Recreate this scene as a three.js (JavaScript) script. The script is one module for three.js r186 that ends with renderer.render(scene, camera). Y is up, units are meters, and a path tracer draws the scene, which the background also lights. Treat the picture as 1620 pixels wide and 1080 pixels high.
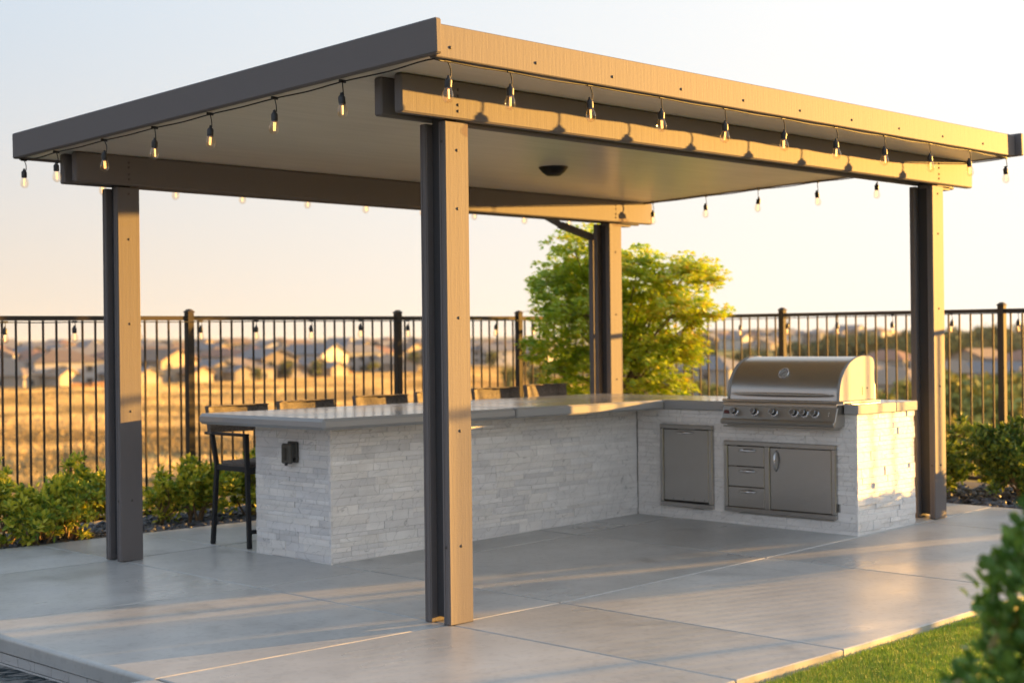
import * as THREE from 'three';
import { mergeGeometries } from 'three/addons/utils/BufferGeometryUtils.js';

/* ------------------------------------------------ camera, sky, sun, exposure
   Plan axes: X runs along the long beams, D is the depth away from the front beam (three's -z). */
const scene = new THREE.Scene();
const F = 2363.89, YAW = 0.79137, ROLL = -0.0113;
const EYE = [-5.1816, 1.4481, -5.5835];
const camera = new THREE.PerspectiveCamera(2 * Math.atan(540 / F) * 180 / Math.PI, 1.5, 0.1, 9000);
const cr = new THREE.Vector3(Math.cos(YAW), 0, Math.sin(YAW)), cf = new THREE.Vector3(Math.sin(YAW), 0, -Math.cos(YAW));
camera.position.set(EYE[0], EYE[1], -EYE[2]);
camera.up.set(0, Math.cos(ROLL), 0).addScaledVector(cr, -Math.sin(ROLL)).normalize();
camera.lookAt(camera.position.clone().add(cf));
camera.focus = 7.8; camera.userData.fStop = 2.2;
scene.add(camera);
scene.fog = new THREE.FogExp2(0xdfe0e2, .00004);

const SUN_AZ = 20.3 * Math.PI / 180, SUN_EL = 4.25 * Math.PI / 180;
const sunDir = new THREE.Vector3(Math.cos(SUN_AZ) * Math.cos(SUN_EL), Math.sin(SUN_EL), Math.sin(SUN_AZ) * Math.cos(SUN_EL));
const EXPOSURE = 6;
const lerp = (a, b, t) => a + (b - a) * t, clamp = (x, a = 0, b = 1) => Math.min(b, Math.max(a, x));
const sstep = (a, b, x) => { const t = clamp((x - a) / (b - a)); return t * t * (3 - 2 * t); };
const mix3 = (a, b, t) => [lerp(a[0], b[0], t), lerp(a[1], b[1], t), lerp(a[2], b[2], t)];
{
  const W = 1024, H = 512, d = new Float32Array(W * H * 4);
  for (let j = 0; j < H; j++) for (let i = 0; i < W; i++) {
    const e = ((j + .5) / H - .5) * Math.PI, a = ((i + .5) / W - .5) * 2 * Math.PI;
    const y = Math.sin(Math.max(e, 0)), x = Math.cos(e) * Math.cos(a), z = Math.cos(e) * Math.sin(a);
    const hor = Math.acos(clamp((x * sunDir.x + z * sunDir.z) / Math.hypot(x, z) / Math.hypot(sunDir.x, sunDir.z), -1, 1)) * 180 / Math.PI;
    const deg = Math.max(e, 0) * 180 / Math.PI;
    // horizon and upper colours by how far round from the sun one looks
    const n = 1 - sstep(28, 108, hor);
    const far = sstep(95, 170, hor);
    let hc = mix3([.88, .70, .51], [1.11, 1.05, .94], n); hc = mix3(hc, [.66, .58, .55], far);
    let uc = mix3([.54, .66, .79], [1.08, 1.06, 1.02], n); uc = mix3(uc, [.62, .72, .86], far);
    const t = Math.pow(clamp(deg / 13), .8);
    let c = mix3(hc, uc, sstep(0, 1, t) * .55 + t * .45);
    c = mix3(c, [.66, .82, 1.04], sstep(13, 75, deg));
    const gam = Math.acos(clamp(x * sunDir.x + y * sunDir.y + z * sunDir.z, -1, 1)) * 180 / Math.PI;
    const g = Math.exp(-gam / 9) * 2.2 + Math.exp(-gam / 26) * .35;
    c = [c[0] + g, c[1] + g * .88, c[2] + g * .70];
    if (e < 0) c = [.34, .29, .22];
    const k = (j * W + i) * 4;
    d[k] = c[0] / EXPOSURE; d[k + 1] = c[1] / EXPOSURE; d[k + 2] = c[2] / EXPOSURE; d[k + 3] = 1;
  }
  const sky = new THREE.DataTexture(d, W, H, THREE.RGBAFormat, THREE.FloatType);
  sky.mapping = THREE.EquirectangularReflectionMapping; sky.magFilter = THREE.LinearFilter; sky.needsUpdate = true;
  scene.background = sky; scene.environment = sky;
}
const sun = new THREE.DirectionalLight(new THREE.Color().setRGB(1, .51, .105), 4.3);
sun.position.copy(sunDir).multiplyScalar(60); sun.target.position.set(0, 0, 0);
sun.castShadow = true; sun.shadow.radius = 1; sun.shadow.mapSize.set(4096, 4096);
Object.assign(sun.shadow.camera, { left: -25, right: 25, top: 20, bottom: -20, near: 1, far: 140 });
scene.add(sun, sun.target);
const renderer = new THREE.WebGLRenderer({ antialias: true });
renderer.setSize(1024, 682);
renderer.toneMapping = THREE.LinearToneMapping; renderer.toneMappingExposure = EXPOSURE;
renderer.shadowMap.enabled = true;

/* ------------------------------------------------ helpers */
let seed = 7;
const rnd = () => { seed |= 0; seed = seed + 0x6D2B79F5 | 0; let t = Math.imul(seed ^ seed >>> 15, 1 | seed); t = t + Math.imul(t ^ t >>> 7, 61 | t) ^ t; return ((t ^ t >>> 14) >>> 0) / 4294967296; };
const rr = (a, b) => a + (b - a) * rnd(), pick = a => a[Math.floor(rnd() * a.length)];
const gauss = () => (rnd() + rnd() + rnd() + rnd() - 2) * .87;
const hash = (x, y, s) => { let h = Math.imul(x, 374761393) ^ Math.imul(y, 668265263) ^ Math.imul(s, 2147483647 ^ 0x5bd1e995); h = Math.imul(h ^ h >>> 13, 1274126177); return ((h ^ h >>> 16) >>> 0) / 4294967296; };
function vnoise(x, y, px, py, s) {                        // value noise that repeats after px, py
  const xi = Math.floor(x), yi = Math.floor(y), fx = x - xi, fy = y - yi, u = fx * fx * (3 - 2 * fx), v = fy * fy * (3 - 2 * fy);
  const m = (a, n) => ((a % n) + n) % n, h = (a, b) => hash(m(a, px), m(b, py), s);
  return lerp(lerp(h(xi, yi), h(xi + 1, yi), u), lerp(h(xi, yi + 1), h(xi + 1, yi + 1), u), v);
}
function fbm(x, y, px, py, s, o = 4) { let a = .5, r = 0, t = 0; for (let k = 0; k < o; k++) { r += a * vnoise(x, y, px, py, s + k); t += a; x *= 2; y *= 2; px *= 2; py *= 2; a *= .5; } return r / t; }
function tex(n, fn, srgb, rx = 1, ry = 1) {
  const d = new Uint8Array(n * n * 4);
  for (let j = 0; j < n; j++) for (let i = 0; i < n; i++) { const c = fn(i / n, j / n), k = (j * n + i) * 4; d[k] = clamp(c[0]) * 255; d[k + 1] = clamp(c[1]) * 255; d[k + 2] = clamp(c[2]) * 255; d[k + 3] = 255; }
  const t = new THREE.DataTexture(d, n, n); t.wrapS = t.wrapT = THREE.RepeatWrapping; t.magFilter = THREE.LinearFilter; t.minFilter = THREE.LinearMipmapLinearFilter; t.generateMipmaps = true;
  if (srgb) t.colorSpace = THREE.SRGBColorSpace;
  t.repeat.set(rx, ry); t.needsUpdate = true; return t;
}
const rgb = (r, g, b) => new THREE.Color().setRGB(r, g, b);
const std = (c, roughness, o = {}) => new THREE.MeshStandardMaterial({ color: rgb(...c), roughness, ...o });
const phys = (c, roughness, o = {}) => new THREE.MeshPhysicalMaterial({ color: rgb(...c), roughness, ...o });
const GX = .0174, GD = .0067, gy = (X, D) => GX * X + GD * D;       // the paving falls a little towards the pool
const P = (X, y, D) => new THREE.Vector3(X, y, -D);
const counts = {};
function numbered(n) { const k = counts[n] = (counts[n] ?? -1) + 1; return k ? n + '_' + String(k).padStart(3, '0') : n; }
function mesh(name, geo, mat, parent) { const m = new THREE.Mesh(geo, mat); m.name = parent ? name : numbered(name); m.castShadow = m.receiveShadow = true; (parent || scene).add(m); return m; }
function thing(name, label, category, group, at) { const o = new THREE.Group(); o.name = numbered(name); o.userData = { label, category }; if (group) o.userData.group = group; if (at) o.position.copy(at); scene.add(o); return o; }
function tag(o, label, category, group) { Object.assign(o.userData, { label, category }); if (group) o.userData.group = group; return o; }
function struct(o, kind = 'structure') { o.userData.kind = kind; return o; }
function copyOf(src, name, label, group) { const c = src.clone(); c.name = numbered(name); c.userData = { ...src.userData }; if (label) c.userData.label = label; if (group) c.userData.group = group; scene.add(c); return c; }
function clean(g) { if (g.index) g = g.toNonIndexed(); for (const k of Object.keys(g.attributes)) if (!['position', 'normal', 'uv'].includes(k)) g.deleteAttribute(k); return g; }
const merge = l => mergeGeometries(l.map(clean));
function uvBox(g, ou = 0, ov = 0, swap = false) {              // uv in metres by the face's main direction
  g = g.index ? g.toNonIndexed() : g; const p = g.attributes.position, n = p.count, uv = new Float32Array(n * 2), a = new THREE.Vector3(), b = new THREE.Vector3(), c = new THREE.Vector3();
  for (let i = 0; i < n; i += 3) {
    a.fromBufferAttribute(p, i); b.fromBufferAttribute(p, i + 1).sub(a); c.fromBufferAttribute(p, i + 2).sub(a); b.cross(c);
    const x = Math.abs(b.x), y = Math.abs(b.y), z = Math.abs(b.z), [k, l] = x >= y && x >= z ? ['z', 'y'] : y >= z ? ['x', 'z'] : ['x', 'y'];
    for (let j = 0; j < 3; j++) { a.fromBufferAttribute(p, i + j); const u = a[k] + ou, v = a[l] + ov; uv[(i + j) * 2] = swap ? v : u; uv[(i + j) * 2 + 1] = swap ? u : v; }
  }
  g.setAttribute('uv', new THREE.BufferAttribute(uv, 2)); return g;
}
function hull8(v, ou = 0, ov = 0) {                             // six quads from eight corners: v[x+2y+4z]
  const q = [[0, 4, 6, 2], [1, 3, 7, 5], [0, 1, 5, 4], [2, 6, 7, 3], [0, 2, 3, 1], [4, 5, 7, 6]], p = [];
  for (const [a, b, c, d] of q) for (const k of [a, b, c, a, c, d]) p.push(...v[k]);
  const g = new THREE.BufferGeometry(); g.setAttribute('position', new THREE.BufferAttribute(new Float32Array(p), 3)); g.computeVertexNormals(); return uvBox(g, ou, ov);
}
function cbox(x0, x1, y0, y1, D0, D1, c = .003, ou = 0, ov = 0, swap = false) {     // box with chamfered edges
  const lo = [x0, y0, -D1], hi = [x1, y1, -D0]; c = Math.min(c, (x1 - x0) * .3, (y1 - y0) * .3, (D1 - D0) * .3);
  const p = [], V = (sx, sy, sz, ax) => { const s = [sx, sy, sz]; return s.map((v, k) => (v < 0 ? lo[k] + (k === ax ? 0 : c) : hi[k] - (k === ax ? 0 : c))); };
  const tri = (a, b, d, out) => { const u = [0, 1, 2].map(k => b[k] - a[k]), w = [0, 1, 2].map(k => d[k] - a[k]), n = [u[1] * w[2] - u[2] * w[1], u[2] * w[0] - u[0] * w[2], u[0] * w[1] - u[1] * w[0]]; if (n[0] * out[0] + n[1] * out[1] + n[2] * out[2] < 0) [b, d] = [d, b]; p.push(...a, ...b, ...d); };
  const quad = (a, b, d, e, out) => { tri(a, b, d, out); tri(a, d, e, out); };
  for (let ax = 0; ax < 3; ax++) for (const s of [-1, 1]) {
    const [i, j] = [0, 1, 2].filter(k => k !== ax), f = (u, v) => { const q = [0, 0, 0]; q[ax] = s; q[i] = u; q[j] = v; return V(...q, ax); }, out = [0, 0, 0]; out[ax] = s;
    quad(f(-1, -1), f(1, -1), f(1, 1), f(-1, 1), out);
  }
  for (let ax = 0; ax < 3; ax++) for (const s of [-1, 1]) for (const t of [-1, 1]) {
    const [i, j] = [0, 1, 2].filter(k => k !== ax), f = (w, face) => { const q = [0, 0, 0]; q[ax] = w; q[i] = s; q[j] = t; return V(...q, face); }, out = [0, 0, 0]; out[i] = s; out[j] = t;
    quad(f(-1, i), f(1, i), f(1, j), f(-1, j), out);
  }
  for (const a of [-1, 1]) for (const b of [-1, 1]) for (const d of [-1, 1]) tri(V(a, b, d, 0), V(a, b, d, 1), V(a, b, d, 2), [a, b, d]);
  const g = new THREE.BufferGeometry(); g.setAttribute('position', new THREE.BufferAttribute(new Float32Array(p), 3)); g.computeVertexNormals(); return uvBox(g, ou, ov, swap);
}
function tubeG(pts, r, seg = 8, rad = 6) { return new THREE.TubeGeometry(new THREE.CatmullRomCurve3(pts), seg, r, rad, false); }
function rod(a, b, r0, r1 = r0, n = 6) { const d = b.clone().sub(a), g = new THREE.CylinderGeometry(r1, r0, d.length(), n, 1); g.applyQuaternion(new THREE.Quaternion().setFromUnitVectors(new THREE.Vector3(0, 1, 0), d.clone().normalize())); const m = a.clone().add(b).multiplyScalar(.5); return g.translate(m.x, m.y, m.z); }
function bar(a, b, w, t, up = new THREE.Vector3(0, 1, 0)) {           // squared bar from a to b
  const d = b.clone().sub(a), L = d.length(); d.normalize(); const s = new THREE.Vector3().crossVectors(up, d); if (s.lengthSq() < 1e-6) s.set(1, 0, 0); s.normalize(); const u = new THREE.Vector3().crossVectors(d, s);
  const g = cbox(-w / 2, w / 2, -t / 2, t / 2, -L, 0, .002); g.applyMatrix4(new THREE.Matrix4().makeBasis(s, u, d).setPosition(a)); return g;
}
function extrudeD(pts, D0, D1, bevel = .003, curve = 1) {             // profile in (X, y) swept along D
  const s = new THREE.Shape(pts.map(p => new THREE.Vector2(...p))), g = new THREE.ExtrudeGeometry(s, { depth: D1 - D0 - 2 * bevel, bevelEnabled: bevel > 0, bevelSize: bevel, bevelThickness: bevel, bevelOffset: -bevel, bevelSegments: 2, steps: 1 });
  g.translate(0, 0, -D1 + bevel); return g;
}

/* ------------------------------------------------ materials */
const concreteTex = tex(1024, (u, v) => { const a = fbm(u * 5, v * 5, 5, 5, 11, 6), b = fbm(u * 40, v * 40, 40, 40, 31, 3), s = Math.pow(fbm(u * 9 + 2.2 * fbm(u * 6, v * 6, 6, 6, 5, 3), v * 9, 9, 9, 77, 4), 3); const k = .685 + (a - .5) * .16 + (b - .5) * .05 - Math.max(0, s - .2) * .28 - sstep(.70, .78, vnoise(u * 230, v * 230, 230, 230, 88)) * .03 - sstep(.55, .72, fbm(u * 4, v * 14, 4, 14, 41, 4)) * .02; return [k * 1.0, k, k * .99]; }, true, 1 / 5, 1 / 5);
const concreteRough = tex(512, (u, v) => { const a = fbm(u * 6, v * 6, 6, 6, 51, 5), b = fbm(u * 3, v * 16, 3, 16, 9, 3); const k = .36 + (a - .5) * .3 + (b - .5) * .14; return [k, k, k]; }, false, 1 / 4, 1 / 4);
const marbleTex = tex(1024, (u, v) => {
  const w = fbm(u * 7, v * 7, 7, 7, 3, 5) * 1.6, a = fbm(u * 6, v * 6, 6, 6, 21, 5);
  const vein = 1 - Math.abs(Math.sin((u * 6 + v * 5 + w * 1.3) * Math.PI)), v2 = 1 - Math.abs(Math.sin((u * 13 - v * 9 + w * 2.1) * Math.PI)), m = sstep(.45, .75, fbm(u * 9, v * 9, 9, 9, 61, 3));
  const band = fbm(u * 3, v * 60, 3, 60, 91, 3);
  const k = .905 + (a - .5) * .13 + (band - .5) * .08 - Math.pow(vein, 16) * .26 * m - Math.pow(v2, 20) * .20 * (1 - m);
  return [k, k * .992, k * .985];
}, true, 1 / 1.3, 1 / 1.3);
const stoneBump = tex(512, (u, v) => { const k = fbm(u * 20, v * 30, 20, 30, 8, 4) * .7 + fbm(u * 5, v * 5, 5, 5, 18, 3) * .3; return [k, k, k]; }, false, 1 / .5, 1 / .5);
const grainBump = tex(512, (u, v) => {                                 // embossed wood grain: fine lines with a few cross marks
  const l = fbm(u * 90, v * 4, 90, 4, 2, 3), c = fbm(u * 6, v * 100, 6, 100, 12, 3), d = fbm(u * 60, v * 60, 60, 60, 22, 2), deep = sstep(.62, .72, vnoise(u * 34, v * 2, 34, 2, 44));
  const k = .5 + (l - .5) * .55 + (c - .5) * .35 + (d - .5) * .4 - deep * .22; return [k, k, k];
}, false, 1 / .35, 1 / .35);
const soffitTex = tex(512, (u, v) => { const k = .87 + (fbm(u * 3, v * 60, 3, 60, 71, 4) - .5) * .05 + (fbm(u * 3, v * 5, 3, 5, 73, 3) - .5) * .07; return [k, k * .975, k * .93]; }, true, 1 / 2, 1 / 2);
const weaveBump = tex(256, (u, v) => { const a = Math.sin(u * 24 * Math.PI), b = Math.sin(v * 24 * Math.PI), k = .5 + .5 * (Math.floor(u * 24 + Math.floor(v * 24)) % 2 ? Math.abs(a) : Math.abs(b)); return [k, k, k]; }, false, 1 / .12, 1 / .12);
const weaveTex = tex(256, (u, v) => { const n = fbm(u * 30, v * 30, 30, 30, 7, 2), q = hash(Math.floor(u * 24), Math.floor(v * 24), 5); const k = .48 + (n - .5) * .25 + (q - .5) * .2; return [k, k * .94, k * .88]; }, true, 1 / .12, 1 / .12);
const brushTex = tex(512, (u, v) => { const k = .5 + (fbm(u * 3, v * 220, 3, 220, 6, 2) - .5) * .9; return [k, k, k]; }, false, 1 / .6, 1 / .6);
const MAT = {
  concrete: std([1, 1, 1], 1, { map: concreteTex, roughnessMap: concreteRough }),
  joint: std([.09, .095, .10], .9), coping: std([.36, .37, .37], .6),
  alu: phys([.156, .143, .143], .64, { bumpMap: grainBump, bumpScale: .0006, specularIntensity: .28 }),
  aluDark: phys([.05, .05, .054], .6, { specularIntensity: .4 }), soffit: std([1, 1, 1], .27, { map: soffitTex }),
  screw: phys([.10, .09, .085], .6, { specularIntensity: .3 }),
  stone: [0, 1, 2, 3, 4].map(i => std([[1, 1, 1], [.93, .93, .94], [.97, .96, .94], [.86, .86, .87], [1, .985, .965]][i], .6, { map: marbleTex, bumpMap: stoneBump, bumpScale: .004 })),
  core: std([.5, .49, .47], .85),
  top: std([.32, .325, .33], .55, { roughnessMap: concreteRough, bumpMap: stoneBump, bumpScale: .0004 }),
  steel: phys([.46, .445, .42], .28, { metalness: 1, bumpMap: brushTex, bumpScale: .00012, anisotropy: .55 }),
  steelSide: phys([.33, .34, .35], .6, { bumpMap: brushTex, bumpScale: .0002, specularIntensity: .35 }),
  steelDark: phys([.42, .41, .40], .22, { metalness: 1, bumpMap: brushTex, bumpScale: .00012, anisotropy: .5 }),
  chrome: std([.60, .60, .61], .16, { metalness: 1 }), black: std([.012, .012, .013], .45), badge: std([.10, .018, .015], .4),
  knob: std([.30, .29, .28], .28, { metalness: 1 }),
  iron: phys([.058, .047, .038], .7, { specularIntensity: .3 }), frame: phys([.030, .031, .034], .6, { specularIntensity: .5 }),
  weave: std([1, 1, 1], .85, { map: weaveTex, bumpMap: weaveBump, bumpScale: .007 }),
  cord: std([.02, .02, .022], .6), socket: std([.03, .031, .034], .5),
  glass: phys([1, .93, .84], .03, { transmission: 1, thickness: 0, ior: 1.62 }),
  filament: std([.9, .5, .2], .5, { emissive: rgb(1, .52, .16), emissiveIntensity: .55 }),
  bark: std([.16, .12, .085], .9), twig: std([.22, .15, .09], .85),
  pebble: std([.075, .08, .09], .55), soil: std([.085, .075, .065], .95),
  water: phys([.012, .022, .028], .04, { ior: 1.33 }),
  tile: std([.62, .62, .62], .4, { map: marbleTex }),
};
const leafMat = (c, t = .35, r = .62) => phys(c, r, { transmission: t, thickness: 0, side: THREE.DoubleSide, ior: 1.35 });

/* ------------------------------------------------ the ground */
// lengthwise profile of the land beyond the yard: [distance past the fence, height]
const profL = [[0, -.45], [2, -.6], [8, -2.2], [28, -6.2], [60, -8.6], [110, -9.3], [370, -9.5], [440, -9.2], [590, -7.8], [890, -4.4], [1390, -1.2], [1800, -2.5], [2600, -14], [9000, -60]];
const profR = [[0, -.45], [2, -.6], [8, -2.6], [28, -6.6], [60, -10], [130, -12.6], [430, -12.2], [590, -8.5], [740, -4.2], [890, -.4], [980, .6], [1390, -4], [1800, -6], [2600, -16], [9000, -60]];
const prof = (p, d) => { for (let i = 1; i < p.length; i++) if (d < p[i][0]) { const t = (d - p[i - 1][0]) / (p[i][0] - p[i - 1][0]); return lerp(p[i - 1][1], p[i][1], t); } return p[p.length - 1][1]; };
const outside = (X, D) => Math.max(D - 5.2, X - 7.75);
function land(X, D) {
  const d = outside(X, D); if (d <= 0) return -.45;
  const dx = X - EYE[0], dD = D - EYE[2], f = dx * cf.x - dD * cf.z, l = dx * cr.x - dD * cr.z * 1, w = sstep(-.05, .1, l / Math.max(f, 1));
  const wob = (fbm(X / 60 + 40, D / 60 + 40, 999, 999, 4, 4) - .5) * 2.2 * clamp(d / 60) ;
  return lerp(prof(profL, d), prof(profR, d), f > 0 ? w : .5) + wob * (d > 600 ? 1.4 : f > 0 ? .1 + w * .5 : .5);
}
const place = (z, px) => { const l = (px - 810) / F * z; return [EYE[0] + cf.x * z + cr.x * l, EYE[2] - cf.z * z - cr.z * l]; };   // a point of the valley by its distance and bearing
{
  const pos = [], col = [], idx = [], NA = 360, rad = [0.01, 4, 8, 10, 12, 13, 14, 15, 16, 17.5, 19, 21, 24, 28, 33, 40, 48, 58, 70, 85, 100, 120, 145, 175, 210, 250, 300, 340, 380, 430, 480, 540, 600, 680, 760, 840, 920, 1000, 1120, 1260, 1420, 1600, 1900, 2400, 3200, 5000, 8000];
  for (const r of rad) for (let k = 0; k < NA; k++) {
    // bearings are closer together towards the valley
    const a = k / NA * 2 * Math.PI, b = a - .82 * Math.sin(a), X = EYE[0] + r * Math.sin(YAW + b), D = EYE[2] + r * Math.cos(YAW + b);
    pos.push(X, land(X, D), -D);
    const d = outside(X, D), l = Math.tan(clamp(b > Math.PI ? b - 2 * Math.PI : b, -1.4, 1.4)), w = sstep(0, .1, l), n = fbm(X / 14 + 60, D / 14 + 60, 999, 999, 8, 4), m = fbm(X / 70 + 60, D / 70 + 60, 999, 999, 18, 3);
    let c = mix3([.72, .43, .13], [.44, .26, .085], sstep(.35, .66, n)); c = mix3(c, [.30, .26, .085], sstep(.52, .68, m) * .8);
    const gr = mix3([.24, .26, .075], [.55, .40, .14], sstep(.45, .6, m + (n - .5) * .4)); c = mix3(c, gr, w);
    c = mix3([.13, .125, .045], c, sstep(60, 135, d + (n - .5) * 60 + w * -30));
    if (d > 380 && w < .5) c = mix3(c, [.24, .20, .12], .7);
    col.push(...c);
  }
  const R = rad.length; for (let i = 0; i < R - 1; i++) for (let k = 0; k < NA; k++) { const a = i * NA + k, b = i * NA + (k + 1) % NA, c = a + NA, d = b + NA; idx.push(a, b, c, b, d, c); }
  const g = new THREE.BufferGeometry(); g.setAttribute('position', new THREE.Float32BufferAttribute(pos, 3)); g.setAttribute('color', new THREE.Float32BufferAttribute(col, 3)); g.setAttribute('uv', new THREE.Float32BufferAttribute(pos.flatMap((v, i) => i % 3 === 1 ? [] : [v / 60]), 2)); g.setIndex(idx); g.computeVertexNormals();
  const dry = tex(1024, (u, v) => { const a = fbm(u * 12, v * 12, 12, 12, 3, 6), b = fbm(u * 4 + a, v * 4, 4, 4, 33, 4), k = .80 + (a - .5) * .75 + (b - .5) * .5; return [k, k * .985, k * .95]; }, true);
  struct(mesh('terrain', g, std([1, 1, 1], .95, { vertexColors: true, map: dry })));
}
for (const [z, top, s, n] of [[3600, 9, 3, 'hills'], [5200, 20, 9, 'hills']]) {          // long low hills at the horizon
  const pos = [], idx = [], N = 120; for (let i = 0; i <= N; i++) { const px = -900 + i * 30, [X, D] = place(z, px), [X2, D2] = place(z + 500, px), h = top + (fbm(i / 9, s, 99, 99, s, 4) - .5) * 16; pos.push(X, -60, -D, X2, h, -D2); if (i < N) { const k = i * 2; idx.push(k, k + 2, k + 1, k + 1, k + 2, k + 3); } }
  const g = new THREE.BufferGeometry(); g.setAttribute('position', new THREE.Float32BufferAttribute(pos, 3)); g.setIndex(idx); g.computeVertexNormals(); struct(mesh(n, g, std([.16, .16, .11], 1, { side: THREE.DoubleSide })));
}

/* ------------------------------------------------ paving: slabs parted by open joints */
const patio = new THREE.Group(); patio.name = 'patio'; struct(patio); scene.add(patio);
{
  const cols = [-1.59, .03, .82, 2.75, 4.76, 5.87];
  const rows = [[-1.76, -1.765, -1.80, -1.84, -1.86, -1.88], [.2, .045, -.008, -.02, .005, .01], [2.0, 1.715, 1.62, 1.63, 1.64, 1.65], [3.5, 3.29, 3.275, 3.27, 3.27, 3.27], [4.57, 4.37, 4.28, 4.06, 4.04, 4.02]];
  const j = .006, th = .10;
  const slab = (q, ou, flush) => {       // q: four plan corners, anticlockwise from the near left
    const e = .005, c = [[flush ? 0 : 1, 1], [-1, 1], [-1, -1], [flush ? 0 : 1, -1]], ring = (o, y) => q.map(([X, D], k) => { const x = X + c[k][0] * (j + o), d = D + c[k][1] * (j + o); return [x, gy(x, d) + y, -d]; });
    const a = ring(e, 0), b = ring(0, -e), d = ring(0, -th), p = [], t = (...v) => v.forEach(x => p.push(...x));
    t(a[0], a[1], a[2], a[0], a[2], a[3]); for (let k = 0; k < 4; k++) { const n = (k + 1) % 4; t(b[k], b[n], a[n], b[k], a[n], a[k], d[k], d[n], b[n], d[k], b[n], b[k]); }
    const g = new THREE.BufferGeometry(); g.setAttribute('position', new THREE.Float32BufferAttribute(p, 3)); g.computeVertexNormals(); mesh('slab', uvBox(g, ou, ou * 1.7), MAT.concrete, patio);
  };
  for (let r = 0; r < 4; r++) for (let c = 0; c < 5; c++) slab([[cols[c], rows[r][c]], [cols[c + 1], rows[r][c + 1]], [cols[c + 1], rows[r + 1][c + 1]], [cols[c], rows[r + 1][c]]], (r * 5 + c) * .37, c === 0 && r > 0);
  slab([[-4.2, -1.74], [-1.6, -1.76], [-1.6, .2], [-4.2, .24]], 3.3);
  mesh('joint_base', hull8([[-1.5, gy(-1.5, -1.6) - .03, 1.7], [5.8, gy(5.8, -1.6) - .03, 1.7], [-1.5, -.14, 1.7], [5.8, -.14, 1.7], [-1.5, gy(-1.5, 4) - .03, -4.0], [5.8, gy(5.8, 4) - .03, -4.0], [-1.5, -.14, -4.0], [5.8, -.14, -4.0]].map((v, i, A) => A[[2, 3, 0, 1, 6, 7, 4, 5][i]])), MAT.joint, patio);
  // rounded pool coping and the tiled band under it
  const nose = []; for (let k = 0; k <= 8; k++) { const a = k / 8 * Math.PI / 2; nose.push([-1.598 - .022 * Math.sin(a), -.022 + .022 * Math.cos(a)]); }
  const cp = new THREE.ExtrudeGeometry(new THREE.Shape([[-1.5905, 0], ...nose, [-1.620, -.080], [-1.5905, -.080]].map(p => new THREE.Vector2(...p))), { depth: 6, bevelEnabled: false }); cp.translate(0, 0, -6.2);
  cp.applyMatrix4(new THREE.Matrix4().makeRotationX(GD)); cp.translate(0, GX * -1.59, 0); mesh('coping', uvBox(cp), MAT.concrete, patio);
  const cp2 = cbox(-4.2, -1.6, -.115, -.035, .2, .26, .012); mesh('coping', cp2, MAT.concrete, patio);
}
{
  const w = new THREE.Group(); w.name = 'pool_wall'; struct(w); scene.add(w);
  mesh('wall_body', cbox(-1.6, -1.45, -.6, -.03, .25, 6.2, .002), MAT.core, w);
  for (let r = 0; r < 2; r++) for (let k = 0; k < 34; k++) { const L = .17, d = .26 + k * L + (r ? .07 : 0), y = -.106 - (r + 1) * .052; mesh('tile', cbox(-1.612 - rr(0, .002), -1.601, y + .002, y + .05, d + .0015, d + L - .0015, .0015, rr(0, 3), rr(0, 3)), MAT.tile, w); }
  const wb = tex(512, (u, v) => { const k = fbm(u * 5 + fbm(u * 4, v * 4, 4, 4, 3, 3), v * 9, 5, 9, 15, 4); return [k, k, k]; }, false, 1, 1);
  const g = new THREE.PlaneGeometry(5, 6); g.rotateX(-Math.PI / 2); g.translate(-1.6 - 2.5, -.168, -3.24); const m = MAT.water; m.bumpMap = wb; m.bumpScale = .09; wb.repeat.set(3, 3); struct(mesh('water', g, m));
}
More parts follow.
